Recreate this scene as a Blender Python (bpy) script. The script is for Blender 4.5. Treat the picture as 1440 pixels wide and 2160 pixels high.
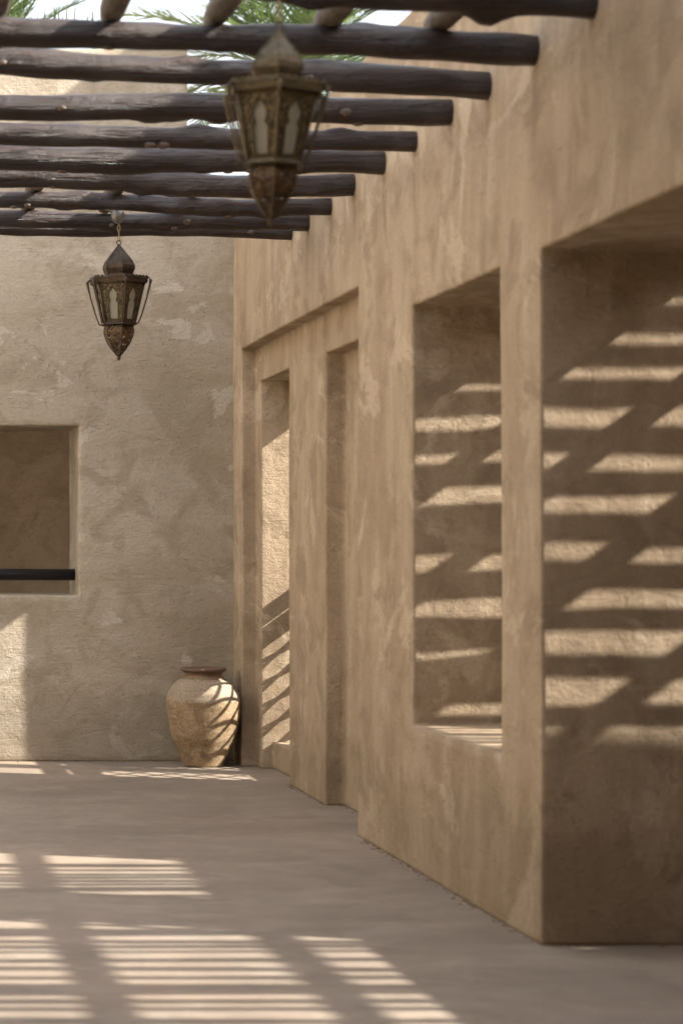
import bpy, bmesh, math, random
import numpy as np
from mathutils import Vector, Matrix, noise
R = math.radians
random.seed(7)
for o in list(bpy.data.objects): bpy.data.objects.remove(o)
S = bpy.context.scene
C = S.collection

# ------------------------------------------------------------ camera, sky, sun, exposure
cam_d = bpy.data.cameras.new('camera'); cam = bpy.data.objects.new('camera', cam_d); C.objects.link(cam)
cam.location = (0, 0, 1.5); cam.rotation_euler = (R(90), 0, 0)
cam_d.sensor_width = 36; cam_d.lens = 75
cam_d.shift_x = 982/2160; cam_d.shift_y = 73/2160
cam_d.clip_start = .05; cam_d.clip_end = 1000
cam_d.dof.use_dof = True; cam_d.dof.focus_distance = 14.0; cam_d.dof.aperture_fstop = 2.6
S.camera = cam
SUN = Vector((1, -.30, .72)).normalized()          # towards the sun
w = bpy.data.worlds.new('World'); S.world = w; w.use_nodes = True
nt = w.node_tree; bg = nt.nodes['Background']
sky = nt.nodes.new('ShaderNodeTexSky'); sky.sky_type = 'NISHITA'; sky.sun_disc = False
sky.sun_elevation = math.asin(SUN.z); sky.sun_rotation = math.atan2(SUN.x, SUN.y)
sky.dust_density = 5.0; sky.air_density = 1.0
veil = nt.nodes.new('ShaderNodeMix'); veil.data_type = 'RGBA'; veil.inputs[0].default_value = .6
veil.inputs[7].default_value = (5.2, 5.3, 5.5, 1)          # thin bright haze over the whole sky
nt.links.new(sky.outputs[0], veil.inputs[6]); nt.links.new(veil.outputs[2], bg.inputs[0]); bg.inputs[1].default_value = .13
sd = bpy.data.lights.new('sun', 'SUN'); sd.energy = 4.6; sd.angle = R(.6); sd.color = (1, .93, .82)
so = bpy.data.objects.new('sun', sd); C.objects.link(so); so.location = (8, -3, 8)
so.rotation_euler = SUN.to_track_quat('Z', 'Y').to_euler()
S.view_settings.view_transform = 'Standard'; S.view_settings.look = 'None'
S.view_settings.gamma = 1; S.view_settings.use_curve_mapping = False
S.view_settings.exposure = 1.76
S.cycles.max_bounces = 10; S.cycles.diffuse_bounces = 8

# ------------------------------------------------------------ helpers
def tag(o, label=None, cat=None, group=None, kind=None):
    for k, v in (('label', label), ('category', cat), ('group', group), ('kind', kind)):
        if v: o[k] = v
    return o
def empty(name, loc=(0, 0, 0), rz=0):
    o = bpy.data.objects.new(name, None); C.objects.link(o); o.location = loc; o.rotation_euler = (0, 0, rz); return o
def obj(name, me, m, parent=None, smooth=False):
    if isinstance(me, bmesh.types.BMesh):
        b = me; me = bpy.data.meshes.new(name); b.to_mesh(me); b.free()
    if m and not me.materials: me.materials.append(m)
    if smooth:
        me.polygons.foreach_set('use_smooth', [True]*len(me.polygons))
    o = bpy.data.objects.new(name, me); C.objects.link(o)
    if parent: o.parent = parent
    return o
def box(bm, a, b, M=None):
    vs = [bm.verts.new((x, y, z)) for x in (a[0], b[0]) for y in (a[1], b[1]) for z in (a[2], b[2])]
    if M:
        for v in vs: v.co = M @ v.co
    for f in ((0, 1, 3, 2), (4, 6, 7, 5), (0, 4, 5, 1), (2, 3, 7, 6), (0, 2, 6, 4), (1, 5, 7, 3)):
        bm.faces.new([vs[i] for i in f])
    return bm
def boxobj(name, a, b, m, parent=None, bev=.0):
    bm = bmesh.new(); box(bm, a, b)
    if bev: bmesh.ops.bevel(bm, geom=bm.edges[:], offset=bev, segments=2, affect='EDGES')
    return obj(name, bm, m, parent)
def tube(bm, pts, rad, n=10, cap=True):
    pts = [Vector(p) for p in pts]; rings = []
    up = Vector((0, 0, 1))
    for i, p in enumerate(pts):
        t = (pts[min(i+1, len(pts)-1)] - pts[max(i-1, 0)]).normalized()
        u = up if abs(t.dot(up)) < .95 else Vector((0, 1, 0))
        a = t.cross(u).normalized(); b = t.cross(a)
        r = rad[i] if isinstance(rad, (list, tuple)) else rad
        rings.append([bm.verts.new(p + a*r*math.cos(2*math.pi*k/n) + b*r*math.sin(2*math.pi*k/n)) for k in range(n)])
    for i in range(len(rings)-1):
        for k in range(n):
            bm.faces.new((rings[i][k], rings[i][(k+1) % n], rings[i+1][(k+1) % n], rings[i+1][k]))
    if cap: bm.faces.new(rings[0][::-1]); bm.faces.new(rings[-1])
    return bm
def lathe(bm, prof, n=48, ph=0.0, capb=False):
    rings = [[bm.verts.new((r*math.cos(ph+2*math.pi*k/n), r*math.sin(ph+2*math.pi*k/n), z)) for k in range(n)] for r, z in prof]
    for i in range(len(rings)-1):
        for k in range(n):
            bm.faces.new((rings[i][k], rings[i][(k+1) % n], rings[i+1][(k+1) % n], rings[i+1][k]))
    if capb: bm.faces.new(rings[0][::-1])
    return bm

# ------------------------------------------------------------ materials
def mat(name):
    m = bpy.data.materials.new(name); m.use_nodes = True
    t = m.node_tree; return m, t, t.nodes['Principled BSDF']
class N:
    """small node-building helper on one tree, object coordinates"""
    def __init__(s, t):
        s.t = t; tc = t.nodes.new('ShaderNodeTexCoord'); s.co = tc.outputs['Object']
    def map(s, sc, rot=(0, 0, 0), loc=(0, 0, 0)):
        m = s.t.nodes.new('ShaderNodeMapping'); m.inputs['Scale'].default_value = sc
        m.inputs['Rotation'].default_value = rot; m.inputs['Location'].default_value = loc
        s.t.links.new(s.co, m.inputs[0]); return m.outputs[0]
    def noise(s, co, scale, detail=4, rough=.55, dist=0.0):
        n = s.t.nodes.new('ShaderNodeTexNoise'); n.inputs['Scale'].default_value = scale
        n.inputs['Detail'].default_value = detail; n.inputs['Roughness'].default_value = rough
        n.inputs['Distortion'].default_value = dist; s.t.links.new(co, n.inputs['Vector']); return n.outputs[0]
    def vor(s, co, scale, feat='F1'):
        n = s.t.nodes.new('ShaderNodeTexVoronoi'); n.feature = feat; n.inputs['Scale'].default_value = scale
        s.t.links.new(co, n.inputs['Vector']); return n.outputs['Distance']
    def ramp(s, v, stops):
        n = s.t.nodes.new('ShaderNodeValToRGB'); e = n.color_ramp.elements
        while len(e) < len(stops): e.new(.5)
        for k, (p, c) in enumerate(stops):
            e[k].position = p; e[k].color = (c, c, c, 1) if isinstance(c, (int, float)) else (*c, 1)
        s.t.links.new(v, n.inputs[0]); return n.outputs[0]
    def mix(s, f, a, b, mode='MIX'):
        n = s.t.nodes.new('ShaderNodeMix'); n.data_type = 'RGBA'; n.blend_type = mode
        for sock, v in ((n.inputs[0], f), (n.inputs[6], a), (n.inputs[7], b)):
            if isinstance(v, (int, float)): sock.default_value = v if sock.type == 'VALUE' else (v, v, v, 1)
            elif isinstance(v, tuple): sock.default_value = (*v, 1)
            else: s.t.links.new(v, sock)
        return n.outputs[2]
    def math(s, op, a, b=0.0):
        n = s.t.nodes.new('ShaderNodeMath'); n.operation = op
        for sock, v in ((n.inputs[0], a), (n.inputs[1], b)):
            if isinstance(v, (int, float)): sock.default_value = v
            else: s.t.links.new(v, sock)
        return n.outputs[0]
    def bump(s, hs, dist=.01, strength=1.0):
        prev = None
        for h, d in hs:
            n = s.t.nodes.new('ShaderNodeBump'); n.inputs['Distance'].default_value = d; n.inputs['Strength'].default_value = strength
            s.t.links.new(h, n.inputs['Height'])
            if prev: s.t.links.new(prev, n.inputs['Normal'])
            prev = n.outputs[0]
        return prev

def plaster(name, dark, mid, light, streak, seed=0.0, patch=(.56, .60, .38), sc=1.0, stain=.5, relief=1.0, base_dirt=True, trowel=.006, vert=0.0):
    m, t, p = mat(name); n = N(t); L = (seed, seed*1.7, seed*.6)
    big = n.noise(n.map((1, 1, 1), loc=L), .9*sc, 5, .6, .6)
    med = n.noise(n.map((1, 1, 1), loc=L), 3.5*sc, 6, .62, .8)
    st = n.noise(n.map(streak, loc=L), 2.2*sc, 6, .65, .5)
    c = n.mix(n.ramp(big, [(.36, 0), (.62, 1)]), dark, mid)
    c = n.mix(n.ramp(st, [(.42, 0), (.72, stain)]), c, light)
    c = n.mix(n.ramp(med, [(.38, .75), (.52, 0)]), c, tuple(v*.9 for v in dark))
    # worn paler patches with ragged outline
    pt = n.noise(n.map((1, 1, 1.3), loc=(L[0]+9, L[1], L[2])), 1.5*sc, 9, .68, .7)
    c = n.mix(n.ramp(pt, [(patch[0], 0), (patch[1], patch[2]), (.75, .75)]), c, light)
    fine = n.noise(n.map((1, 1, 1)), 60, 4, .7)
    c = n.mix(n.ramp(fine, [(.3, .28), (.6, 0)]), c, tuple(v*.6 for v in dark))
    # pits
    pit = n.vor(n.map((1, 1, 1)), 26); pm = n.noise(n.map((1, 1, 1)), 5, 3)
    pf = n.math('MULTIPLY', n.ramp(pit, [(.05, 1), (.13, 0)]), n.ramp(pm, [(.55, 0), (.68, 1)]))
    c = n.mix(n.math('MULTIPLY', pf, .6), c, tuple(v*.42 for v in dark))
    wv = n.noise(n.map((1, 1, 1)), 3.2, 5, .6)
    cm = t.nodes.new('ShaderNodeVectorMath'); cm.operation = 'MULTIPLY_ADD'
    cv = t.nodes.new('ShaderNodeCombineXYZ'); [t.links.new(wv, cv.inputs[q]) for q in range(3)]
    t.links.new(cv.outputs[0], cm.inputs[0]); cm.inputs[1].default_value = (1.6, -1.3, 1.9); t.links.new(n.map((1, 1, .8), loc=L), cm.inputs[2])
    ce = n.vor(cm.outputs[0], .9, 'DISTANCE_TO_EDGE'); ck = n.math('MULTIPLY', n.ramp(ce, [(.0, 1), (.006, 0)]), n.ramp(n.noise(n.map((1, 1, 1), loc=(3, 8, 1)), 1.3, 3), [(.5, 0), (.6, .8)]))
    c = n.mix(n.math('MULTIPLY', ck, .55), c, tuple(v*.45 for v in dark))
    if base_dirt:   # rising damp stains near the ground, ragged
        sep = t.nodes.new('ShaderNodeSeparateXYZ'); t.links.new(n.co, sep.inputs[0])
        hh = n.math('ADD', sep.outputs[2], n.math('MULTIPLY', n.noise(n.map((1, 1, .5)), 6, 6, .7), -.8))
        c = n.mix(n.ramp(hh, [(0, .32), (.10, 0)]), c, tuple(v*.62 for v in dark))
    t.links.new(c, p.inputs['Base Color']); p.inputs['Roughness'].default_value = .88
    p.inputs['Specular IOR Level'].default_value = .25
    tro = n.noise(n.map((1.2, 1.2, 7), rot=(.25, .22, 0), loc=L), 4, 5, .6, 1.6)
    grit = n.noise(n.map((1, 1, 1)), 95, 5, .7)
    scratch = n.noise(n.map((5, 5, 22), rot=(.35, .42, .1)), 3.0, 3, .6, 1.4)
    lump = n.noise(n.map((1, 1, 1)), 14, 4, .6, .5)
    nb = n.bump([(lump, .010*relief), (st, vert), (tro, trowel), (n.ramp(scratch, [(.30, 0), (.36, 1)]), .003*relief), (grit, .0055*relief),
                 (n.math('MULTIPLY', pf, -1.0), .006)])
    t.links.new(nb, p.inputs['Normal'])
    return m
M = {}
M['wall'] = plaster('tan_plaster', (.31, .232, .155), (.405, .31, .215), (.54, .44, .325), (1.6, 1.6, .22), 2.0, stain=.7, relief=.9, trowel=.003, vert=.010, patch=(.57, .61, .6))
M['back'] = plaster('grey_tan_plaster', (.335, .28, .205), (.42, .36, .285), (.52, .47, .40), (.35, 1, 1.5), 5.0, stain=.5, relief=1.0, trowel=.005, patch=(.575, .592, .62))
M['inner'] = plaster('brown_plaster', (.26, .185, .115), (.33, .245, .16), (.40, .32, .23), (1, 1, 1), 8.0)
M['sunny'] = plaster('ochre_plaster', (.44, .32, .20), (.52, .39, .26), (.6, .48, .35), (1, 1, .6), 3.0)
M['lime'] = plaster('limewashed_plaster', (.66, .58, .47), (.74, .67, .56), (.8, .74, .64), (1, 1, .6), 6.0)  # tone raised so the unseen left wall reflects more light
M['pale'] = plaster('pale_plaster', (.42, .33, .24), (.48, .40, .31), (.55, .48, .39), (1, 1, .4), 11.0)

def drips(m, ys):
    t = m.node_tree; p = t.nodes['Principled BSDF']; n = N(t); src = p.inputs['Base Color'].links[0].from_socket
    sep = t.nodes.new('ShaderNodeSeparateXYZ'); t.links.new(n.co, sep.inputs[0])
    wob = n.math('MULTIPLY', n.math('SUBTRACT', n.noise(n.map((0, 1, .25)), 9, 4), .5), .10)
    yy = n.math('ADD', sep.outputs[1], wob); tot = None
    for k, y in enumerate(ys):
        d = n.math('ABSOLUTE', n.math('SUBTRACT', yy, y)); v = n.ramp(d, [(.0, 1), (.055, 0)])
        ln = .25 + .35*((k*37) % 10)/10
        h = n.math('DIVIDE', n.math('SUBTRACT', 3.36, sep.outputs[2]), ln)
        g = n.math('MULTIPLY', n.ramp(h, [(0, 0), (.02, 1), (1, 0)]), v); tot = g if tot is None else n.math('MAXIMUM', tot, g)
    c = n.mix(n.math('MULTIPLY', tot, .42), src, (.13, .085, .055)); t.links.new(c, p.inputs['Base Color'])
def floor_mat():
    m, t, p = mat('smooth_floor'); n = N(t)
    a = n.noise(n.map((.8, 1.2, 1)), 1.1, 7, .65, .9); b = n.noise(n.map((1, 1.8, 1), rot=(0, 0, .15)), 4, 6, .65, .6)
    c = n.mix(n.ramp(a, [(.35, 0), (.66, 1)]), (.21, .172, .138), (.30, .248, .204))
    c = n.mix(n.ramp(b, [(.4, .45), (.56, 0)]), c, (.19, .158, .13))
    w_ = n.noise(n.map((1, 1, 1)), .8, 4, .5, .6)
    c = n.mix(n.ramp(w_, [(.5, 0), (.7, .5)]), c, (.35, .265, .2))
    s = n.noise(n.map((1, 1, 1)), 40, 5, .7)
    c = n.mix(n.ramp(s, [(.34, .3), (.5, 0)]), c, (.2, .16, .13))
    wr = n.noise(n.map((1, 1, 1), loc=(5, 2, 0)), 2.2, 8, .72, .4); c = n.mix(n.ramp(wr, [(.52, 0), (.60, .35)]), c, (.33, .285, .235))
    sp = n.vor(n.map((1, 1, 1)), 11); sm = n.noise(n.map((1, 1, 1)), 3, 3)
    c = n.mix(n.math('MULTIPLY', n.ramp(sp, [(.03, .7), (.08, 0)]), n.ramp(sm, [(.5, 0), (.6, 1)])), c, (.13, .1, .08))
    t.links.new(c, p.inputs['Base Color'])
    t.links.new(n.ramp(b, [(.3, .5), (.7, .68)]), p.inputs['Roughness']); p.inputs['Specular IOR Level'].default_value = .3
    t.links.new(n.bump([(a, .012), (b, .006), (s, .0012)]), p.inputs['Normal'])
    return m
M['floor'] = floor_mat()
def simple(name, c1, c2, scale=8, rough=.6, metal=0.0, sc=(1, 1, 1), bd=.002, c3=None):
    m, t, p = mat(name); n = N(t)
    a = n.noise(n.map(sc), scale, 6, .62, .5)
    c = n.mix(n.ramp(a, [(.35, 0), (.65, 1)]), c1, c2)
    if c3:
        b = n.noise(n.map(sc, loc=(4, 3, 2)), scale*2.7, 6, .7, .7); c = n.mix(n.ramp(b, [(.52, 0), (.66, .85)]), c, c3)
    t.links.new(c, p.inputs['Base Color']); p.inputs['Roughness'].default_value = rough; p.inputs['Metallic'].default_value = metal
    t.links.new(n.bump([(a, bd), (n.noise(n.map(sc), scale*6, 4, .6), bd*.4)]), p.inputs['Normal'])
    return m
M['sand'] = simple('sandy_ground', (.34, .26, .18), (.42, .33, .24), 1.5, .9)
M['drywood'] = simple('dry_pole_wood', (.055, .042, .032), (.14, .11, .085), 6, .7, sc=(4, 1, 4), c3=(.05, .035, .025))
def beam_mat():
    m, t, p = mat('dark_stained_timber'); n = N(t)
    g = n.noise(n.map((1.0, 9, 9)), 3.2, 8, .7, .35); big = n.noise(n.map((1, 1.5, 1.5)), 3.0, 5, .6, .8)
    c = n.mix(n.ramp(g, [(.32, 0), (.68, 1)]), (.006, .003, .002), (.036, .0135, .0085))
    c = n.mix(n.ramp(big, [(.48, 0), (.62, .8)]), c, (.042, .028, .024))
    c = n.mix(n.ramp(n.noise(n.map((.6, 22, 22), loc=(7, 2, 1)), 3, 5, .6, .3), [(.36, .9), (.42, 0)]), c, (.004, .003, .003))
    ch = n.noise(n.map((2.2, 12, 12), loc=(3, 1, 5)), 4.2, 6, .7, .8)
    c = n.mix(n.ramp(ch, [(.66, 0), (.69, .7)]), c, (.17, .125, .095))
    t.links.new(c, p.inputs['Base Color']); t.links.new(n.ramp(g, [(.3, .28), (.7, .5)]), p.inputs['Roughness'])
    cr = n.noise(n.map((.8, 16, 16)), 2.4, 5, .6, .5)
    t.links.new(n.bump([(big, .03), (g, .016), (n.ramp(cr, [(.36, 0), (.42, 1)]), .012)]), p.inputs['Normal'])
    return m
M['beam'] = beam_mat()
M['knot'] = simple('cut_knot_wood', (.02, .012, .009), (.13, .09, .065), 45, .5)
M['black'] = simple('black_metal_tube', (.008, .008, .012), (.015, .014, .018), 9, .35, bd=.0006)
M['brass'] = simple('aged_brass', (.055, .040, .022), (.15, .108, .058), 38, .5, .6, bd=.0015, c3=(.10, .125, .095))
M['brassdark'] = simple('dark_patinated_copper', (.030, .019, .013), (.085, .052, .032), 30, .45, .6, bd=.0015, c3=(.07, .085, .075))
M['cord'] = simple('jute_cord', (.22, .15, .06), (.38, .28, .14), 80, .8)
M['fitting'] = simple('grey_cast_fitting', (.10, .095, .09), (.2, .19, .18), 40, .3, .4)
def embossed():
    m, t, p = mat('embossed_brass_panel'); n = N(t)
    a = n.noise(n.map((1, 1, 1)), 30, 5, .6); v = n.vor(n.map((1, 1, 1)), 95)
    c = n.mix(n.ramp(a, [(.35, 0), (.65, 1)]), (.08, .058, .027), (.20, .145, .07))
    c = n.mix(n.ramp(v, [(.3, 0), (.6, .8)]), c, (.035, .026, .014))
    t.links.new(c, p.inputs['Base Color']); p.inputs['Metallic'].default_value = .55; p.inputs['Roughness'].default_value = .46
    t.links.new(n.bump([(v, -.004)]), p.inputs['Normal']); return m
M['emboss'] = embossed()
def pierced():
    m, t, p = mat('pierced_copper'); n = N(t)
    a = n.noise(n.map((1, 1, 1)), 30, 5, .6); v = n.vor(n.map((1, 1, 1)), 85); z = n.noise(n.map((1, 1, 1)), 14, 2)
    c = n.mix(n.ramp(a, [(.35, 0), (.65, 1)]), (.045, .028, .016), (.13, .08, .04))
    t.links.new(c, p.inputs['Base Color']); p.inputs['Metallic'].default_value = .5; p.inputs['Roughness'].default_value = .46
    al = n.math('SUBTRACT', 1.0, n.math('MULTIPLY', n.ramp(v, [(.36, 1), (.42, 0)]), n.ramp(z, [(.40, 0), (.44, 1)])))
    t.links.new(al, p.inputs['Alpha']); t.links.new(n.bump([(v, .003)]), p.inputs['Normal']); return m
M['pierced'] = pierced()
def frosted():
    m, t, p = mat('frosted_glass'); n = N(t)
    a = n.noise(n.map((1, 1, 1)), 18, 4, .6)
    t.links.new(n.mix(a, (.24, .23, .175), (.36, .34, .26)), p.inputs['Base Color']); p.inputs['Roughness'].default_value = .35
    p.inputs['Transmission Weight'].default_value = .12; return m
M['glass'] = frosted()
def pot_mat():
    m, t, p = mat('aged_terracotta'); n = N(t)
    a = n.noise(n.map((1, 1, 1)), 6, 7, .65, .8); b = n.noise(n.map((1, 1, 2)), 16, 7, .7, .6); d = n.noise(n.map((1, 1, .6), loc=(2, 7, 1)), 4, 6, .65, 1.2)
    c = n.mix(n.ramp(a, [(.36, 0), (.62, 1)]), (.21, .138, .07), (.34, .24, .14))
    c = n.mix(n.ramp(b, [(.5, 0), (.66, .6)]), c, (.42, .35, .25))
    c = n.mix(n.ramp(d, [(.5, 0), (.66, .7)]), c, (.15, .105, .065))
    sep = t.nodes.new('ShaderNodeSeparateXYZ'); t.links.new(n.co, sep.inputs[0])
    h = n.math('ADD', sep.outputs[2], n.math('MULTIPLY', b, .07))
    c = n.mix(n.ramp(h, [(.0, 0), (.475, 0), (.50, .75), (.62, .75), (.64, 0)]), c, (.33, .265, .20))
    c = n.mix(n.ramp(h, [(.0, 0), (.645, 0), (.675, .9)]), c, (.12, .065, .045))
    s = n.noise(n.map((1, 1, 1)), 70, 4, .7); c = n.mix(n.ramp(s, [(.34, .6), (.5, 0)]), c, (.10, .065, .04))
    t.links.new(c, p.inputs['Base Color']); p.inputs['Roughness'].default_value = .78
    t.links.new(n.bump([(a, .008), (b, .005), (s, .002)]), p.inputs['Normal']); return m
M['pot'] = pot_mat()
def leaf():
    m, t, p = mat('palm_leaf'); n = N(t)
    a = n.noise(n.map((1, 1, 1)), 5, 4)
    t.links.new(n.mix(a, (.05, .085, .028), (.15, .20, .085)), p.inputs['Base Color']); p.inputs['Roughness'].default_value = .42
    p.inputs['Transmission Weight'].default_value = .0
    tr = t.nodes.new('ShaderNodeBsdfTranslucent'); tr.inputs[0].default_value = (.14, .20, .06, 1)
    mx = t.nodes.new('ShaderNodeMixShader'); mx.inputs[0].default_value = .35
    t.links.new(p.outputs[0], mx.inputs[1]); t.links.new(tr.outputs[0], mx.inputs[2]); t.links.new(mx.outputs[0], t.nodes['Material Output'].inputs[0])
    return m
M['leaf'] = leaf()
M['trunk'] = simple('palm_trunk_bark', (.10, .075, .05), (.22, .17, .12), 5, .9, sc=(1, 1, 5), bd=.02)

# ------------------------------------------------------------ solid plaster masses: fine rectilinear shell, softened arrises, hand-made unevenness
def lines(stops, step):
    out = []
    for a, b in zip(stops[:-1], stops[1:]):
        if b-a > .06 and step < .05:      # guard lines keep the arrises tight
            g = .011; a2, b2 = a+g, b-g; k = max(1, round((b2-a2)/step)); out += [a] + list(np.linspace(a2, b2, k+1))
        else:
            k = max(1, round((b-a)/step)); out += list(np.linspace(a, b, k+1)[:-1])
    return np.array(out + [stops[-1]])
def solid(name, xs, ys, zs, solids, voids, m, amp=.0045, it=1, fixed_z0=True):
    xc, yc, zc = [(a[1:]+a[:-1])/2 for a in (xs, ys, zs)]
    X, Y, Z = np.meshgrid(xc, yc, zc, indexing='ij'); occ = np.zeros(X.shape, bool)
    def ins(b): return (X > b[0]) & (X < b[1]) & (Y > b[2]) & (Y < b[3]) & (Z > b[4]) & (Z < b[5])
    for b in solids: occ |= ins(b)
    for b in voids: occ &= ~ins(b)
    P = np.zeros(tuple(s+2 for s in occ.shape), bool); P[1:-1, 1:-1, 1:-1] = occ
    nx, ny, nz = len(xs), len(ys), len(zs)
    vid = lambda i, j, k: (i*ny + j)*nz + k
    quads = []
    for ax in range(3):
        lo = [slice(1, -1)]*3; hi = [slice(1, -1)]*3
        lo[ax] = slice(0, -1); hi[ax] = slice(1, None)
        A = P[tuple(lo)]; B = P[tuple(hi)]
        for cond, flip in ((A & ~B, False), (~A & B, True)):
            i, j, k = np.nonzero(cond)
            if ax == 0: q = [vid(i, j, k), vid(i, j+1, k), vid(i, j+1, k+1), vid(i, j, k+1)]
            elif ax == 1: q = [vid(i, j, k), vid(i, j, k+1), vid(i+1, j, k+1), vid(i+1, j, k)]
            else: q = [vid(i, j, k), vid(i+1, j, k), vid(i+1, j+1, k), vid(i, j+1, k)]
            q = np.stack(q, 1); quads.append(q[:, ::-1] if flip else q)
    q = np.concatenate(quads); u, inv = np.unique(q, return_inverse=True); q = inv.reshape(q.shape)
    i, r = np.divmod(u, ny*nz); j, k = np.divmod(r, nz)
    co = np.stack([xs[i], ys[j], zs[k]], 1).astype(float)
    e = np.concatenate([q[:, [a, (a+1) % 4]] for a in range(4)]); 
    base = co.copy()
    for _ in range(it):
        s = np.zeros_like(co); c = np.zeros(len(co))
        np.add.at(s, e[:, 0], co[e[:, 1]]); np.add.at(c, e[:, 0], 1); np.add.at(s, e[:, 1], co[e[:, 0]]); np.add.at(c, e[:, 1], 1)
        co = co*.5 + .5*s/c[:, None]
    # tangential sliding of uneven grid spacing is harmless; keep foot of the wall on the ground
    foot = base[:, 2] <= zs[0]+1e-6; co[foot, 2] = base[foot, 2]
    for n_ in range(len(co)):
        v = Vector(co[n_]); d = noise.noise_vector(v*.9)*amp*1.3 + noise.noise_vector(v*4.1)*amp*.5 + noise.noise_vector(v*13)*amp*.22
        if foot[n_]: d.z = 0
        co[n_] += d
    me = bpy.data.meshes.new(name); me.from_pydata(co.tolist(), [], q.tolist()); me.update()
    return obj(name, me, m, None, True)

st = .035
xs = lines([2.5, 2.604, 2.69, 2.717, 2.91, 3.25], .036)
ys = np.concatenate([lines([2.0, 5.6], .3)[:-1], lines([5.6, 6.6, 8.02, 8.54, 9.94, 11.06, 11.3, 12.36, 13.44, 14.43, 14.57, 14.97], st)])
zs = lines([0, .18, .62, .67, 2.62, 2.85, 4.0], st)
right = solid('plaster_wall', xs, ys, zs,
    [(2.5, 3.25, 2, 14.97, 0, 4)],
    [(2.4, 3.4, 4.4, 8.02, 0, 2.62),
     (2.4, 3.4, 8.54, 9.94, .67, 2.62),
     (2.4, 2.604, 11.06, 14.57, 0, 2.85),
     (2.4, 2.717, 11.3, 12.36, 0, 2.62),
     (2.4, 2.69, 13.44, 14.43, 0, 2.62), (2.4, 3.4, 13.44, 14.43, .18, 2.62)], M['wall'])
tag(right, 'long tan plaster wall on the right with deep window openings and a recessed doorway', 'wall')
xs = np.concatenate([lines([-9, -.6], .4)[:-1], lines([-.6, 1.42, 2.175, 3.25], .04)])
ys = lines([14.9, 15.65], .05); zs = lines([0, 1.16, 2.345, 4.0, 4.98], .04)
back = solid('plaster_wall', xs, ys, zs, [(-9, 2.175, 14.9, 15.65, 0, 4.98), (-9, 3.25, 14.9, 15.65, 0, 4.0)],
    [(-.3, 1.42, 14.8, 15.8, 1.16, 2.345)], M['back'])
tag(back, 'grey-tan end wall behind the pot, with a square window opening at its left', 'wall')
rfl = boxobj('room_floor', (-9, 15.66, -.002), (2.1, 17.19, .5), M['floor']); rfl['kind'] = 'structure'
rm = solid('plaster_wall', lines([-2.5, 3.2], .12), lines([17.2, 17.5], .15), lines([0, 3.4], .12), [(-9, 9, 17, 18, 0, 9)], [], M['sunny'])
tag(rm, 'shaded brown wall seen through the square window opening', 'wall')

fl = bmesh.new(); bmesh.ops.create_grid(fl, x_segments=2, y_segments=2, size=1)
for v in fl.verts: v.co = Vector((v.co.x*8.5 - 1.0, v.co.y*14.5 + 3.5, .0))
obj('floor', fl, M['floor'])['kind'] = 'structure'
gr = bmesh.new(); bmesh.ops.create_grid(gr, x_segments=4, y_segments=4, size=400)
for v in gr.verts: v.co.z = -.006
obj('ground', gr, M['sand'])['kind'] = 'structure'

rr = empty('room_roof', (1, 16.5, 3.4)); tag(rr, 'flat roof over the room behind the square window', 'roof')  # roof and end wall added to keep sun off the room's far wall
boxobj('slab', (-2.0, .05, .003), (2.2, 1.0, .2), M['pale'], rr)
boxobj('end_wall', (2.1, -.845, -3.4), (2.2, .69, -.002), M['inner'], rr)
# unseen walls and roofs added to bound the court, shade it and bounce light
a = solid('courtyard_wall', lines([-6.9, -6.5], .2), lines([-11, 15.65], .4), lines([0, 7.2], .4), [(-20, 20, -20, 20, 0, 9)], [], M['lime'])  # added reflector wall, placed and sized to bounce sun into the corridor
tag(a, 'pale sunlit wall closing the far left side of the court', 'wall')
a = solid('courtyard_wall', lines([-9.0, 6.5], .4), lines([-11.4, -11.0], .2), lines([0, 4.2], .4), [(-20, 20, -20, 20, 0, 9)], [], M['pale'])
tag(a, 'pale wall closing the court behind the camera', 'wall')
a = solid('garden_wall', lines([7.6, 7.9], .15), lines([-6, 20], .4), lines([0, 3.6], .3), [(-20, 20, -20, 30, 0, 9)], [], M['inner'])  # added to shade the outer ground and block sky from the openings
tag(a, 'brown garden wall standing outside the arcade', 'wall')
up = empty('upper_storey', (3.9, 8, 0)); tag(up, 'flat roof and parapet of the arcade outside the right wall', 'arcade')  # added mass that keeps direct sun off the end wall and lanterns
def rel(name, a, b, m, par, bev=.0):
    o = boxobj(name, [a[i]-par.location[i] for i in range(3)], [b[i]-par.location[i] for i in range(3)], m, par, bev); return o
rel('roof_slab', (3.253, 2, 3.7), (4.397, 15.6, 3.9), M['pale'], up)
rel('parapet', (4.4, 2, 3.7), (4.65, 12.397, 5.7), M['pale'], up, .02); rel('parapet', (4.4, 12.4, 3.7), (4.65, 15.6, 6.9), M['pale'], up, .02)
bl = boxobj('balustrade', (-2.5, 7.31, 0), (-2.2, 14.89, 1.45), M['pale'], None, .03); tag(bl, 'solid low balustrade along the open left side of the corridor', 'balustrade')  # added so low bounce is cut and walls darken downwards
rel('low_wall', (4.4, 2.97, 0), (4.6, 7.38, 1.86), M['inner'], up, .02)  # added to trim the right edge of the near floor light patch
for y in (2.6, 11.0, 15.2): rel('pier', (4.38, y, 0), (4.67, y+.36, 3.697), M['pale'], up, .02)

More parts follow.
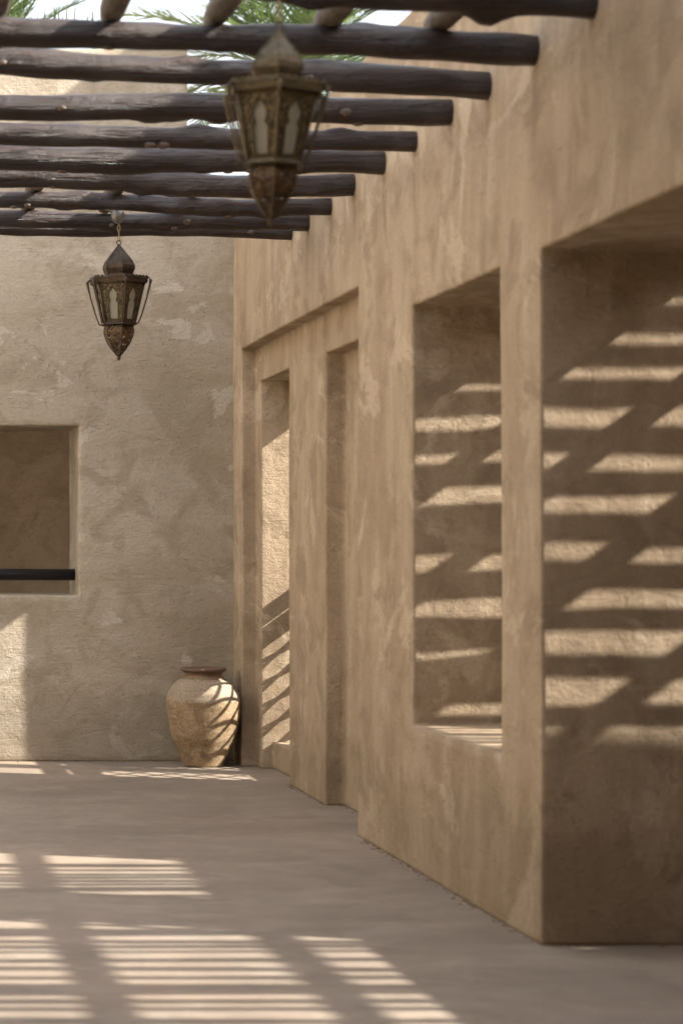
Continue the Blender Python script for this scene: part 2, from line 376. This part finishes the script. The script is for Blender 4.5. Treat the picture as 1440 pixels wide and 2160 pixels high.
pr = empty('covered_porch', (0, 1.5, 0)); tag(pr, 'flat roofed porch over the near end of the corridor', 'porch')  # unseen roof and walls added to cut light on the near jambs
rel('roof_slab', (-2.2, -3, 3.9), (2.49, 5.3, 4.1), M['pale'], pr)
rel('side_wall', (-2.2, -3, 0), (-1.9, 7.3, 3.897), M['inner'], pr, .02)
rel('rear_wall', (-1.897, -3, 0), (2.49, -2.7, 3.897), M['inner'], pr, .02)
ew = solid('arcade_end_wall', lines([3.3, 7.55], .25), lines([1.5, 1.8], .15), lines([0, 3.65], .25), [(-20, 20, -20, 30, 0, 9)], [], M['inner'])  # added to stop light reaching the jambs from the near end
tag(ew, 'brown wall closing the near end of the arcade outside', 'wall')
# ------------------------------------------------------------ timber pergola
def beam(yb, zb, r, slope, seed, x0=-1.9, x1=2.56, col=None, knots=5, name='ceiling_beam'):
    rnd = random.Random(seed); root = empty(name, (0, yb, 0))
    n, segs = 22, 110; bm = bmesh.new(); rings = []
    kn = [(rnd.uniform(.2, 2.3), rnd.uniform(0, 2*math.pi), rnd.uniform(.35, 1.0)) for _ in range(10)]
    def axis(x): return (rnd_off[0]*noise.noise(Vector((x*.5, seed, 0))) + .006*noise.noise(Vector((x*2, seed, 3))),
                         zb + r + slope*(2.5-x) + .038*(noise.noise(Vector((x*.8, seed, 9)))-noise.noise(Vector((2.5*.8, seed, 9)))) )
    rnd_off = (.03,)
    def rad(x, an):
        k = r*(1 + (.20*noise.noise(Vector((x*1.2, seed, 5))) + .13*noise.noise(Vector((x*4, seed, 2)))) + .08*noise.noise(Vector((x*5, math.cos(an)*1.5, math.sin(an)*1.5+seed))))
        for kx, ka, kh in kn:
            da = math.atan2(math.sin(an-ka), math.cos(an-ka))
            k += .027*kh*math.exp(-((x-kx)/.06)**2 - (da/.4)**2)
        return k
    for i in range(segs+1):
        x = x0 + (x1-x0)*i/segs; cy, cz = axis(x)
        rings.append([bm.verts.new((x, cy + rad(x, 2*math.pi*k/n)*math.cos(2*math.pi*k/n), cz + rad(x, 2*math.pi*k/n)*math.sin(2*math.pi*k/n))) for k in range(n)])
    for i in range(segs):
        for k in range(n): bm.faces.new((rings[i][k], rings[i+1][k], rings[i+1][(k+1) % n], rings[i][(k+1) % n]))
    bm.faces.new(rings[0]); bm.faces.new(rings[-1][::-1])
    bmesh.ops.recalc_face_normals(bm, faces=bm.faces[:])
    obj('log', bm, M['beam'], root, True)
    for q in range(knots):          # sawn-off twig stubs on the side that faces the court
        x = rnd.uniform(.35, 2.3); an = R(rnd.uniform(185, 300)); an2 = an - math.pi*0
        ca, sa = math.cos(an2), math.sin(an2)
        if ca > 0: ca = -ca
        cy, cz = axis(x); rr = rad(x, math.atan2(sa, ca))
        b = bmesh.new(); s = rnd.uniform(.008, .015)
        d = Vector((rnd.uniform(-.3, .3), ca, sa)).normalized()
        tube(b, [Vector((0, 0, 0)) - d*.02, d*.003, d*.008], [s*1.7, s*1.3, s*.5], 9)
        for v in b.verts: v.co += Vector(noise.noise_vector(v.co*60+Vector((q, seed, 0))))*.005; v.co.x *= 1.6
        k_ = obj('knot', b, M['knot'], root, True); k_.location = (x, cy + ca*rr, cz + sa*rr); 
    return root
drips(M['wall'], [7.44, 8.09, 8.71, 9.30, 9.89, 10.47, 11.17, 11.73, 12.34, 12.83])
ordw = ['nearest', 'second', 'third', 'fourth', 'fifth', 'sixth', 'seventh', 'eighth', 'ninth', 'last']
BE = [(7.44, .056, .055), (8.09, .055, .033), (8.71, .056, .040), (9.30, .055, .021), (9.89, .049, .017), (10.47, .060, .016),
      (11.17, .060, .014), (11.73, .046, .022), (12.34, .048, .017), (12.83, .047, .028)]
lab = ['nearest dark log beam, cut by the top edge of the photo', 'second nearest dark log beam, just behind the near lantern top',
       'third log beam from the front, greyish with a long crack', 'fourth log beam from the front, crossing behind the near lantern rim',
       'fifth log beam from the front, under the thin stray stick', 'sixth log beam from the front, thickest with worn pale scuffs',
       'seventh log beam from the front, dark and wavy', 'eighth log beam from the front, just before the far lantern hook',
       'second farthest log beam, behind the far lantern hook', 'farthest log beam, lowest in the photo above the end wall']
for i, (y, r, s) in enumerate(BE):
    z = 1.5 + 1.83 + (.006 if i % 3 == 0 else -.004)
    b = beam(y, z, r, s, 11.3*i + 4, knots=3 if i > 0 else 1)
    tag(b, lab[i], 'beam', 'log beams of the pergola')
# thin stray stick lying on the beams
bm = bmesh.new(); tube(bm, [(-.6, 10.14, 3.50), (.7, 10.16, 3.485), (1.6, 10.17, 3.46), (2.29, 10.15, 3.462)], [.014, .015, .014, .012], 10)
tag(obj('thin_stick', bm, M['beam'], None, True), 'thin dark stick lying behind the fifth beam', 'stick')
# short cross poles on top
def crosspole(x, y0, y1, z, r, label, seed):
    bm = bmesh.new(); pts = []; rr = []
    for i in range(13):
        y = (y1-y0)*i/12; pts.append((.012*noise.noise(Vector((y*2, seed, 0))), y, .01*noise.noise(Vector((y*2, seed, 4))))); rr.append(r*(1+.14*noise.noise(Vector((y*3, seed, 7)))))
    rr[0] *= .8; rr[-1] *= .8
    tube(bm, pts, rr, 14); o = obj('cross_pole', bm, M['drywood'], None, True); o.location = (x, y0, z + r)
    tag(o, label, 'pole', 'short poles laid across the log beams'); return o
pos = ['far left edge', 'left', 'middle', 'right of the near lantern', 'right, nearest the plaster wall']
for i, x in enumerate((.46, .90, 1.30, 1.72, 2.15)):
    crosspole(x, 6.6, 8.2, 3.44 + .03*(2.5-x), .052, ['weathered pole end above the second beam, at the left edge of the photo', 'weathered pole end above the second beam, second from the left',
        'weathered pole end above the second beam, left of the near lantern top', 'weathered pole end above the second beam, right of the near lantern top', 'weathered pole end above the second beam, closest to the right wall'][i], i*3.1)
for i, x in enumerate((.885, 1.335, 1.75)):
    crosspole(x, 11.55, 12.5, 3.42 + .02*(2.5-x), .048, ['pale pole wedged between far beams, left of the far lantern', 'pole between far beams carrying the far lantern',
        'pale pole wedged between far beams, right of the far lantern'][i], i*3.1+20)

# crumbs of plaster and grit in the joint between floor and walls
rnd = random.Random(77); bm = bmesh.new()
runs = [((2.495, 8.05), (2.495, 11.05)), ((2.71, 11.3), (2.71, 12.35)), ((2.60, 12.37), (2.60, 13.43)), ((-.5, 14.89), (2.5, 14.89)), ((2.5, 8.015), (3.2, 8.015)), ((2.6, 12.35), (2.7, 12.35))]
for (a, b) in runs:
    L = math.dist(a, b)
    for q in range(int(L*34)):
        t = rnd.random(); p = Vector((a[0]+(b[0]-a[0])*t, a[1]+(b[1]-a[1])*t, 0)); off = abs(rnd.gauss(0, .016))
        if a[1] == b[1]: p.y -= off
        else: p.x -= off
        sz = rnd.uniform(.002, .0065) * (1.6 if rnd.random() < .06 else 1)
        g = bmesh.ops.create_icosphere(bm, subdivisions=1, radius=sz)['verts']
        for v in g: v.co = p + Vector((v.co.x*rnd.uniform(.7, 1.6), v.co.y*rnd.uniform(.7, 1.6), v.co.z*.7 + sz*.4))
cr = obj('plaster_crumbs', bm, M['inner']); tag(cr, 'crumbs of plaster and grit along the foot of the walls', 'grit', kind='stuff')
# ------------------------------------------------------------ lanterns
HEX = 6
def lantern(loc, rz, tilt, label, brass, drop):
    """origin at the hanging loop; local z downwards negative"""
    root = empty('hanging_lantern', loc, rz); root.rotation_euler = (0, tilt, rz); root.scale = (1.1, 1.1, 1)
    tag(root, label, 'lantern', 'brass lanterns hanging from the pergola')
    ph = R(-90)
    # onion dome: six curved gores with raised seams
    prof = [(.004, -.0), (.012, -.012), (.030, -.038), (.052, -.066), (.072, -.094), (.083, -.118), (.084, -.136), (.078, -.152), (.073, -.165), (.074, -.192)]
    bm = bmesh.new(); lathe(bm, prof, HEX, ph); d = obj('dome', bm, brass, root)
    bm = bmesh.new()
    for k in range(HEX):
        a = ph + 2*math.pi*k/HEX; tube(bm, [((r+.001)*math.cos(a), (r+.001)*math.sin(a), z) for r, z in prof], .0022, 6)
    obj('seam', bm, brass, d)
    # ring above
    bm = bmesh.new(); tube(bm, [(.012*math.cos(t), 0, .014 + .012*math.sin(t)) for t in [2*math.pi*i/16 for i in range(17)]], .0028, 8, False)
    obj('ring', bm, brass, root, True)
    # rim: hexagonal tray with scalloped cresting
    z1, z2 = -.192, -.222
    bm = bmesh.new(); lathe(bm, [(.074, z1), (.150, z1-.004), (.156, z1-.008), (.152, z2), (.136, z2), (.136, z2+.012), (.07, z2+.012)], HEX, ph)
    rim = obj('rim', bm, brass, root)
    for k in range(HEX):
        a0 = ph + 2*math.pi*k/HEX; a1 = a0 + 2*math.pi/HEX
        p0 = Vector((.155*math.cos(a0), .155*math.sin(a0), z1-.006)); p1 = Vector((.155*math.cos(a1), .155*math.sin(a1), z1-.006))
        t = (p1-p0)/7; nrm = Vector((math.cos((a0+a1)/2), math.sin((a0+a1)/2), 0)); bm = bmesh.new()
        for q in range(7):
            c = p0 + t*(q+.5); h = t.length*.5
            loop = [c + t.normalized()*h*math.cos(u) + Vector((0, 0, 1))*h*1.7*math.sin(u) for u in [math.pi*j/8 for j in range(9)]]
            f = [bm.verts.new(v + nrm*.0025) for v in loop]; g = [bm.verts.new(v - nrm*.0025) for v in loop]
            bm.faces.new(f); bm.faces.new(g[::-1])
            for j in range(9): bm.faces.new((f[j], g[j], g[(j+1) % 9], f[(j+1) % 9]))
        obj('cresting', bm, brass, rim)
    # tapered body: six embossed panels with a keyhole pane each
    zt, zb_, rt, rb = -.222, -.448, .136, .086
    keyhole = [(-.50, .04), (-.50, .50), (-.30, .57), (-.44, .67), (-.42, .77), (-.24, .86), (0, .96), (.24, .86), (.42, .77), (.44, .67), (.30, .57), (.50, .50), (.50, .04)]
    for k in range(HEX):
        a0 = ph + 2*math.pi*k/HEX; a1 = a0 + 2*math.pi/HEX
        T0, T1, B0, B1 = [Vector((r*math.cos(a), r*math.sin(a), z)) for r, a, z in ((rt, a0, zt), (rt, a1, zt), (rb, a0, zb_), (rb, a1, zb_))]
        def at(u, v):   # u -1..1, v 0 bottom..1 top
            s = (u+1)/2; return (B0*(1-s)+B1*s)*(1-v) + (T0*(1-s)+T1*s)*v
        nrm = (T1-T0).cross(B0-T0).normalized()
        if nrm.dot(Vector((math.cos((a0+a1)/2), math.sin((a0+a1)/2), 0))) < 0: nrm = -nrm
        bm = bmesh.new(); outer = [(-1, 0), (-1, 1), (1, 1), (1, 0)]
        kp = [(u*.95, .06 + v*.86) for u, v in keyhole]
        # panel as a strip between keyhole and outline, with thickness
        oc = []
        for u, v in kp:
            s = 1/max(abs(u), 1e-6) if abs(u) > 1e-6 else 1e9; oc.append((math.copysign(1, u) if u else 0, v))
        oc[0] = (-1, 0); oc[-1] = (1, 0)
        for idx in range(len(oc)):
            if abs(kp[idx][0]) <= .25 and kp[idx][1] > .7: oc[idx] = (kp[idx][0]*4.9 if kp[idx][0] else 0, 1)
            elif kp[idx][1] > .68 : oc[idx] = (math.copysign(1, kp[idx][0]), kp[idx][1])
        oc[5] = (-1, 1); oc[7] = (1, 1); oc[6] = (0, 1)
        ov = [bm.verts.new(at(*p) ) for p in oc]; iv = [bm.verts.new(at(*p)) for p in kp]
        iv2 = [bm.verts.new(at(*p) - nrm*.005) for p in kp]
        for j in range(len(kp)-1):
            bm.faces.new((ov[j], ov[j+1], iv[j+1], iv[j])); bm.faces.new((iv[j], iv[j+1], iv2[j+1], iv2[j]))
        bm.faces.new((ov[0], iv[0], iv[-1], ov[-1])); bm.faces.new((iv[0], iv2[0], iv2[-1], iv[-1]))
        pn = obj('panel', bm, M['emboss'], root)
        # raised border moulding round the keyhole and along the panel edges
        bm = bmesh.new(); tube(bm, [at(*p)+nrm*.001 for p in kp+[kp[0]]], .0022, 6)
        for a_, b_ in (((-.93, .03), (-.93, .97)), ((.93, .03), (.93, .97)), ((-.93, .97), (.93, .97)), ((-.93, .03), (.93, .03))):
            tube(bm, [at(*a_)+nrm*.001, at(*b_)+nrm*.001], .0022, 6)
        obj('moulding', bm, brass, pn)
        bm = bmesh.new(); pv = [at(-.8, .03), at(-.8, .97), at(.8, .97), at(.8, .03)]
        f = [bm.verts.new(p - nrm*.0052) for p in pv]; g = [bm.verts.new(p - nrm*.0075) for p in pv]
        bm.faces.new(f); bm.faces.new(g[::-1])
        for j in range(4): bm.faces.new((f[j], g[j], g[(j+1) % 4], f[(j+1) % 4]))
        obj('pane', bm, M['glass'], pn)
        bm = bmesh.new(); tube(bm, [T0*1.0, B0*1.0], .0048, 8); obj('corner_post', bm, brass, root, True)
        # outer bracket rod from rim corner to the bottom ring
        bm = bmesh.new(); c_, s_ = math.cos(a0), math.sin(a0)
        tube(bm, [(r*c_, r*s_, z) for r, z in ((.158, z1+.002), (.170, z1-.016), (.166, z1-.038), (.150, -.30), (.122, -.40), (.104, -.445), (.086, -.452))], [.004, .009, .006, .004, .004, .004, .0035], 7)
        obj('bracket', bm, brass, root, True)
    bm = bmesh.new(); lathe(bm, [(.07, zb_+.004), (.098, zb_+.004), (.100, zb_-.006), (.07, zb_-.010)], HEX, ph); obj('base_ring', bm, brass, root)
    # lower bulb, pierced
    bp = [(.074, -.456), (.079, -.478), (.079, -.502), (.071, -.530), (.055, -.562), (.036, -.592), (.018, -.616), (.007, -.628), (.007, -.640), (.0015, -.652)]
    bm = bmesh.new(); lathe(bm, bp, HEX, ph); b = obj('finial', bm, M['pierced'], root)
    bm = bmesh.new()
    for k in range(HEX):
        a = ph + 2*math.pi*k/HEX; tube(bm, [((r+.001)*math.cos(a), (r+.001)*math.sin(a), z) for r, z in bp], .002, 6)
    obj('seam', bm, brass, b)
    # cord
    bm = bmesh.new()
    for sgn in (-1, 1):
        tube(bm, [(sgn*(.003+.004*math.sin(i*1.1)), .002*math.cos(i), .018 + (drop-.018)*i/10) for i in range(11)], .0026, 6)
    cd = obj('cord', bm, M['cord'] , root, True)
    cd.rotation_euler = (0, -tilt, 0)
    return root
lantern((1.375, 12.06, 3.205), R(6), 0, 'small dark far lantern hanging in front of the end wall', M['brassdark'], .125)
lantern((1.338, 7.08, 3.215), R(-7), R(2.4), 'large blurred near lantern in front of the beams', M['brass'], .24)
# grey fitting the far lantern hangs from
ft = empty('ceiling_fitting', (1.37, 12.06, 3.33)); tag(ft, 'grey teardrop fitting under the far beams holding the lantern cord', 'fitting')
bm = bmesh.new(); lathe(bm, [(.004, -.006), (.018, 0), (.034, .018), (.040, .04), (.036, .062), (.026, .08), (.01, .098), (.001, .105)], 20)
c_ = obj('cup', bm, M['fitting'], ft, True)
bm = bmesh.new(); tube(bm, [(-.02, 0, .055), (-.05, .0, .075), (-.068, .0, .072)], [.014, .009, .002], 10); obj('spike', bm, M['fitting'], ft, True)
# ------------------------------------------------------------ clay jar
jar = empty('clay_jar', (2.243, 14.60, 0)); tag(jar, 'weathered brown clay jar standing in the corner', 'jar')
P = [(.0, .002), (.128, .0), (.134, .012), (.150, .05), (.178, .115), (.199, .165), (.207, .175), (.219, .215), (.236, .29), (.245, .355), (.2495, .42), (.2505, .445), (.2505, .462), (.244, .47), (.243, .492),
     (.239, .498), (.236, .51), (.231, .513), (.226, .526), (.205, .556), (.178, .580), (.150, .594), (.133, .598), (.128, .606), (.124, .616), (.126, .632), (.140, .646), (.152, .650), (.156, .657), (.155, .665), (.148, .670), (.128, .664), (.112, .655), (.108, .63), (.11, .60), (.15, .56), (.19, .48)]
bm = bmesh.new(); n = 72; rings = []
for r, z in P:
    ring = []
    for k in range(n):
        a = 2*math.pi*k/n; v = Vector((math.cos(a)*r, math.sin(a)*r, z)); d = 1 + .022*noise.noise(v*5 + Vector((3, 1, 0))) + .012*noise.noise(v*14)
        ring.append(bm.verts.new((v.x*d, v.y*d, z + .006*noise.noise(v*4)*(1 if z > .02 else 0))))
    rings.append(ring)
for i in range(1, len(rings)-1):
    for k in range(n): bm.faces.new((rings[i][k], rings[i][(k+1) % n], rings[i+1][(k+1) % n], rings[i+1][k]))
bm.faces.new(rings[1][::-1])
for v in rings[0]: bm.verts.remove(v)
obj('body', bm, M['pot'], jar, True)
bm = bmesh.new()       # notched rope band under the neck
for k in range(44):
    a = 2*math.pi*k/44; c = Vector((.136*math.cos(a), .136*math.sin(a), .600)); t = Vector((-math.sin(a), math.cos(a), .55)).normalized()
    tube(bm, [c - t*.010, c, c + t*.010], [.003, .0068, .003], 6)
obj('rope_band', bm, M['pot'], jar, True)
# ------------------------------------------------------------ rail in the window opening
bm = bmesh.new(); tube(bm, [(-.34, 15.22, 1.302), (1.43, 15.22, 1.300)], .0415, 24); r_ = obj('rail', bm, M['black'], None, True)
tag(r_, 'black round metal rail across the window opening', 'rail')

# ------------------------------------------------------------ lattice gate in the far doorway
gt = empty('lattice_gate', (3.1, 13.44, 0)); tag(gt, 'low lattice gate inside the far doorway', 'gate')
XL = 3.1; ya, yb_, za, zt_ = 13.5, 14.36, .24, 1.13
rel('stile', (XL-.02, 14.36, .24), (XL+.02, 14.425, 1.44), M['drywood'], gt); rel('stile', (XL-.02, 13.442, .24), (XL+.02, 13.465, 1.44), M['drywood'], gt)
rel('rail', (XL-.018, 13.465, 1.165), (XL+.018, 14.36, 1.285), M['drywood'], gt); rel('rail', (XL-.018, 13.465, 1.32), (XL+.018, 14.36, 1.42), M['drywood'], gt)
rel('rail', (XL-.018, 13.5, .183), (XL+.018, 14.36, .21), M['drywood'], gt)
def clip(p, d, y0, y1, z0, z1):
    t0, t1 = -9, 9
    for c, dd, lo, hi in ((p[0], d[0], y0, y1), (p[1], d[1], z0, z1)):
        a, b = (lo-c)/dd, (hi-c)/dd
        if a > b: a, b = b, a
        t0, t1 = max(t0, a), min(t1, b)
    return t0, t1
for sgn, dx in ((1, .008), (-1, -.008)):
    for q in range(-10, 18):
        p = (13.5 + q*.23, .21); d = (.75, .5) if sgn > 0 else (.75, -.5)
        if sgn < 0: p = (13.5 + q*.23 - .9, 1.12)
        t0, t1 = clip(p, d, 13.465, 14.36, .21, 1.17)
        if t1 - t0 < .05: continue
        A = Vector((dx, p[0]+d[0]*t0-13.44, p[1]+d[1]*t0)); B = Vector((dx, p[0]+d[0]*t1-13.44, p[1]+d[1]*t1))
        bm = bmesh.new(); tube(bm, [A, B], .012, 6); obj('lattice_slat', bm, M['drywood'], gt)

# ------------------------------------------------------------ outside, unseen: pole canopy, reed mats, and invented slatted screens that stripe the light
cn = empty('outer_canopy', (5.2, 7, 0)); tag(cn, 'pole canopy standing outside the right wall', 'canopy')
def rt(name, pts, r, m, par, n=10):
    bm = bmesh.new(); tube(bm, [Vector(p)-par.location for p in pts], r, n); return obj(name, bm, m, par, True)
for x in (4.83, 5.62, 6.42, 7.2): rt('pole', [(x, 3.4, 2.94), (x+.03, 6, 2.95), (x-.02, 8, 2.94), (x+.02, 10.5, 2.95)], .056, M['drywood'], cn)
for x in (4.2,): rt('pole', [(x, 3.4, 2.94), (x, 8, 2.94), (x, 10.5, 2.95)], .05, M['drywood'], cn)
for y in (3.6, 10.45):
    rt('crossbar', [(4.0, y, 2.84), (7.4, y, 2.84)], .05, M['drywood'], cn)
    for x in (4.9, 7.3): rt('post', [(x, y, 0), (x, y, 2.85)], .06, M['drywood'], cn)
rnd = random.Random(3)
for (y0, y1, what) in ((4.3, 6.86, 'mat of long reeds laid over the front of the outer canopy'), (7.72, 8.93, 'mat of long reeds laid over the rear of the outer canopy')):
    mt = empty('reed_mat', (4.3, y0, 3.02)); tag(mt, what, 'mat'); y = y0; y1e = y1 + (.22 if y0 < 5 else 0)  # unseen mats; dense strip added in front to cut the light patch short
    while y < y1e:
        r = rnd.uniform(.022, .040); y += r
        bm = bmesh.new(); sk = rnd.uniform(-.09, .09); tube(bm, [(0, y-y0, 0), (1.5, y-y0+sk*.5+rnd.uniform(-.01, .01), .0), (3.1, y-y0+sk, 0)], r, 8)
        obj('reed', bm, M['drywood'], mt); y += r + (rnd.choice([.0, .012, .02, .04, .05, .08, .11]) if y < y1 else -.004)
def screen(yp, gaps, label, x0=3.36, x1=4.36, tilt=0):  # invented unseen screens; their gaps shape the light stripes on the jambs
    s = empty('slatted_screen', (x0, yp, 0)); tag(s, label, 'screen', 'slatted screens outside the right wall')
    gaps = sorted(gaps); z = .62
    edges = []
    for g, hgt in gaps: edges.append((z, g-hgt/2)); z = g + hgt/2
    edges.append((z, 3.3))
    for a_, b_ in edges:
        if b_ - a_ < .02: continue
        k = 1 if b_ - a_ < .25 else 3
        for q in range(k):
            c0 = a_ + (b_-a_)*q/k; c1 = a_ + (b_-a_)*(q+1)/k - (.0 if k == 1 or q == k-1 else .001)
            sl = rnd.uniform(-.04, .04) + tilt; bow = rnd.uniform(-.05, .05); bm = bmesh.new()
            [box(bm, ((x1-x0)*e/8, -.004, c0), ((x1-x0)*(e+1)/8, .004, c1)) for e in range(8)]; bmesh.ops.remove_doubles(bm, verts=bm.verts[:], dist=1e-5)
            for v in bm.verts: v.co.z += sl*(v.co.x-.45) + bow*((v.co.x-.45)**2-.1) + .022*noise.noise(Vector((v.co.x*2.6, q, v.co.z*9)))
            obj('slat', bm, M['drywood'], s)
    for x in (-.03, x1-x0):
        bm = bmesh.new(); box(bm, (x, -.02, 0), (x+.03, .02, 3.3)); obj('post', bm, M['drywood'], s)
screen(7.72, [(h+.72, g) for h, g in ((2.43, .03), (2.29, .045), (2.156, .07), (1.987, .09), (1.817, .075), (1.657, .085), (1.47, .085), (1.30, .085), (1.13, .10), (.953, .10), (.79, .09), (.58, .06))], 'slatted screen outside the nearest opening', tilt=-.01)
screen(9.64, [(h+.72, g) for h, g in ((2.25, .04), (2.07, .065), (1.91, .06), (1.735, .09), (1.418, .08), (1.21, .10), (1.0, .04), (.745, .07))], 'slatted screen outside the middle opening', tilt=.03)

# ------------------------------------------------------------ palms
def frond_mesh(L, droop, seed, nl=46):
    rnd = random.Random(seed); bm = bmesh.new(); pts = []
    for i in range(15):
        s = i/14; pts.append(Vector((L*(s - .18*droop*s*s), 0, L*(.28*s - droop*s*s*.75))))
    tube(bm, pts, [.022*(1-.85*i/14) for i in range(15)], 5)
    for i in range(nl):
        s = .14 + .86*i/nl; f = s*14; k = min(int(f), 13); p = pts[k].lerp(pts[k+1], f-k); t = (pts[k+1]-pts[k]).normalized()
        ll = L*.27*(math.sin(math.pi*min(1, s*.85+.12))**.6)*rnd.uniform(.8, 1.1)
        for sg in (-1, 1):
            d = (t*rnd.uniform(.7, 1.0) + Vector((0, sg, 0))*rnd.uniform(.75, 1.0) + Vector((0, 0, rnd.uniform(-.1, .45)))).normalized()
            w_ = Vector((0, 0, 1)).cross(d).normalized()*.011*L/2.2; w_ += Vector((0, 0, .006))
            a, b = p - w_, p + w_; mid = p + d*ll*.55 + Vector((0, 0, -.02*ll)); e = p + d*ll + Vector((0, 0, -.12*ll*rnd.random()))
            v = [bm.verts.new(q) for q in (a, b, mid + w_*.8, mid - w_*.8, e)]
            bm.faces.new((v[0], v[1], v[2], v[3])); bm.faces.new((v[3], v[2], v[4]))
    me = bpy.data.meshes.new('frond'); bm.to_mesh(me); bm.free(); me.materials.append(M['leaf']); return me
FR = [frond_mesh(2.4, d, 40+i) for i, d in enumerate((.25, .5, .8, 1.05))]
def palm(x, y, h, nf, label, sc=1.0, seed=1, sparse=False, dirs=None):
    rnd = random.Random(seed); root = empty('palm_tree', (x, y, 0)); tag(root, label, 'palm tree', 'date palms around the building')
    bm = bmesh.new(); k = 18; tube(bm, [(.1*math.sin(i*.25), 0, h*i/k) for i in range(k+1)], [(.19 - .004*i)*(1.08 if i % 2 else .94) for i in range(k+1)], 12)
    obj('trunk', bm, M['trunk'], root)
    for i in range(nf):
        az = (dirs[i] if dirs else i*2.399 + rnd.uniform(-.2, .2)); u = i/nf
        o = bpy.data.objects.new('frond', FR[min(3, int(u*4))]); C.objects.link(o); o.parent = root
        o.location = (.1*math.sin(k*.25), 0, h - .05); s = sc*rnd.uniform(.85, 1.1); o.scale = (s, s, s)
        o.rotation_euler = (rnd.uniform(-.3, .3), R(-62 + 62*u + rnd.uniform(-8, 8)), az)
palm(5.2, 26.0, 7.1, 40, 'palm tree showing between the beams beside the near lantern', 1.0, 5)
palm(1.45, 23, 6.75, 26, 'palm tree whose frond tips show above the end wall at the left', .75, 9)
for i, (x, y, h) in enumerate(((8.6, 12.3, 6.9),)):
    palm(x, y, h, 8, 'short palm growing outside the far doorway', .95, 21)
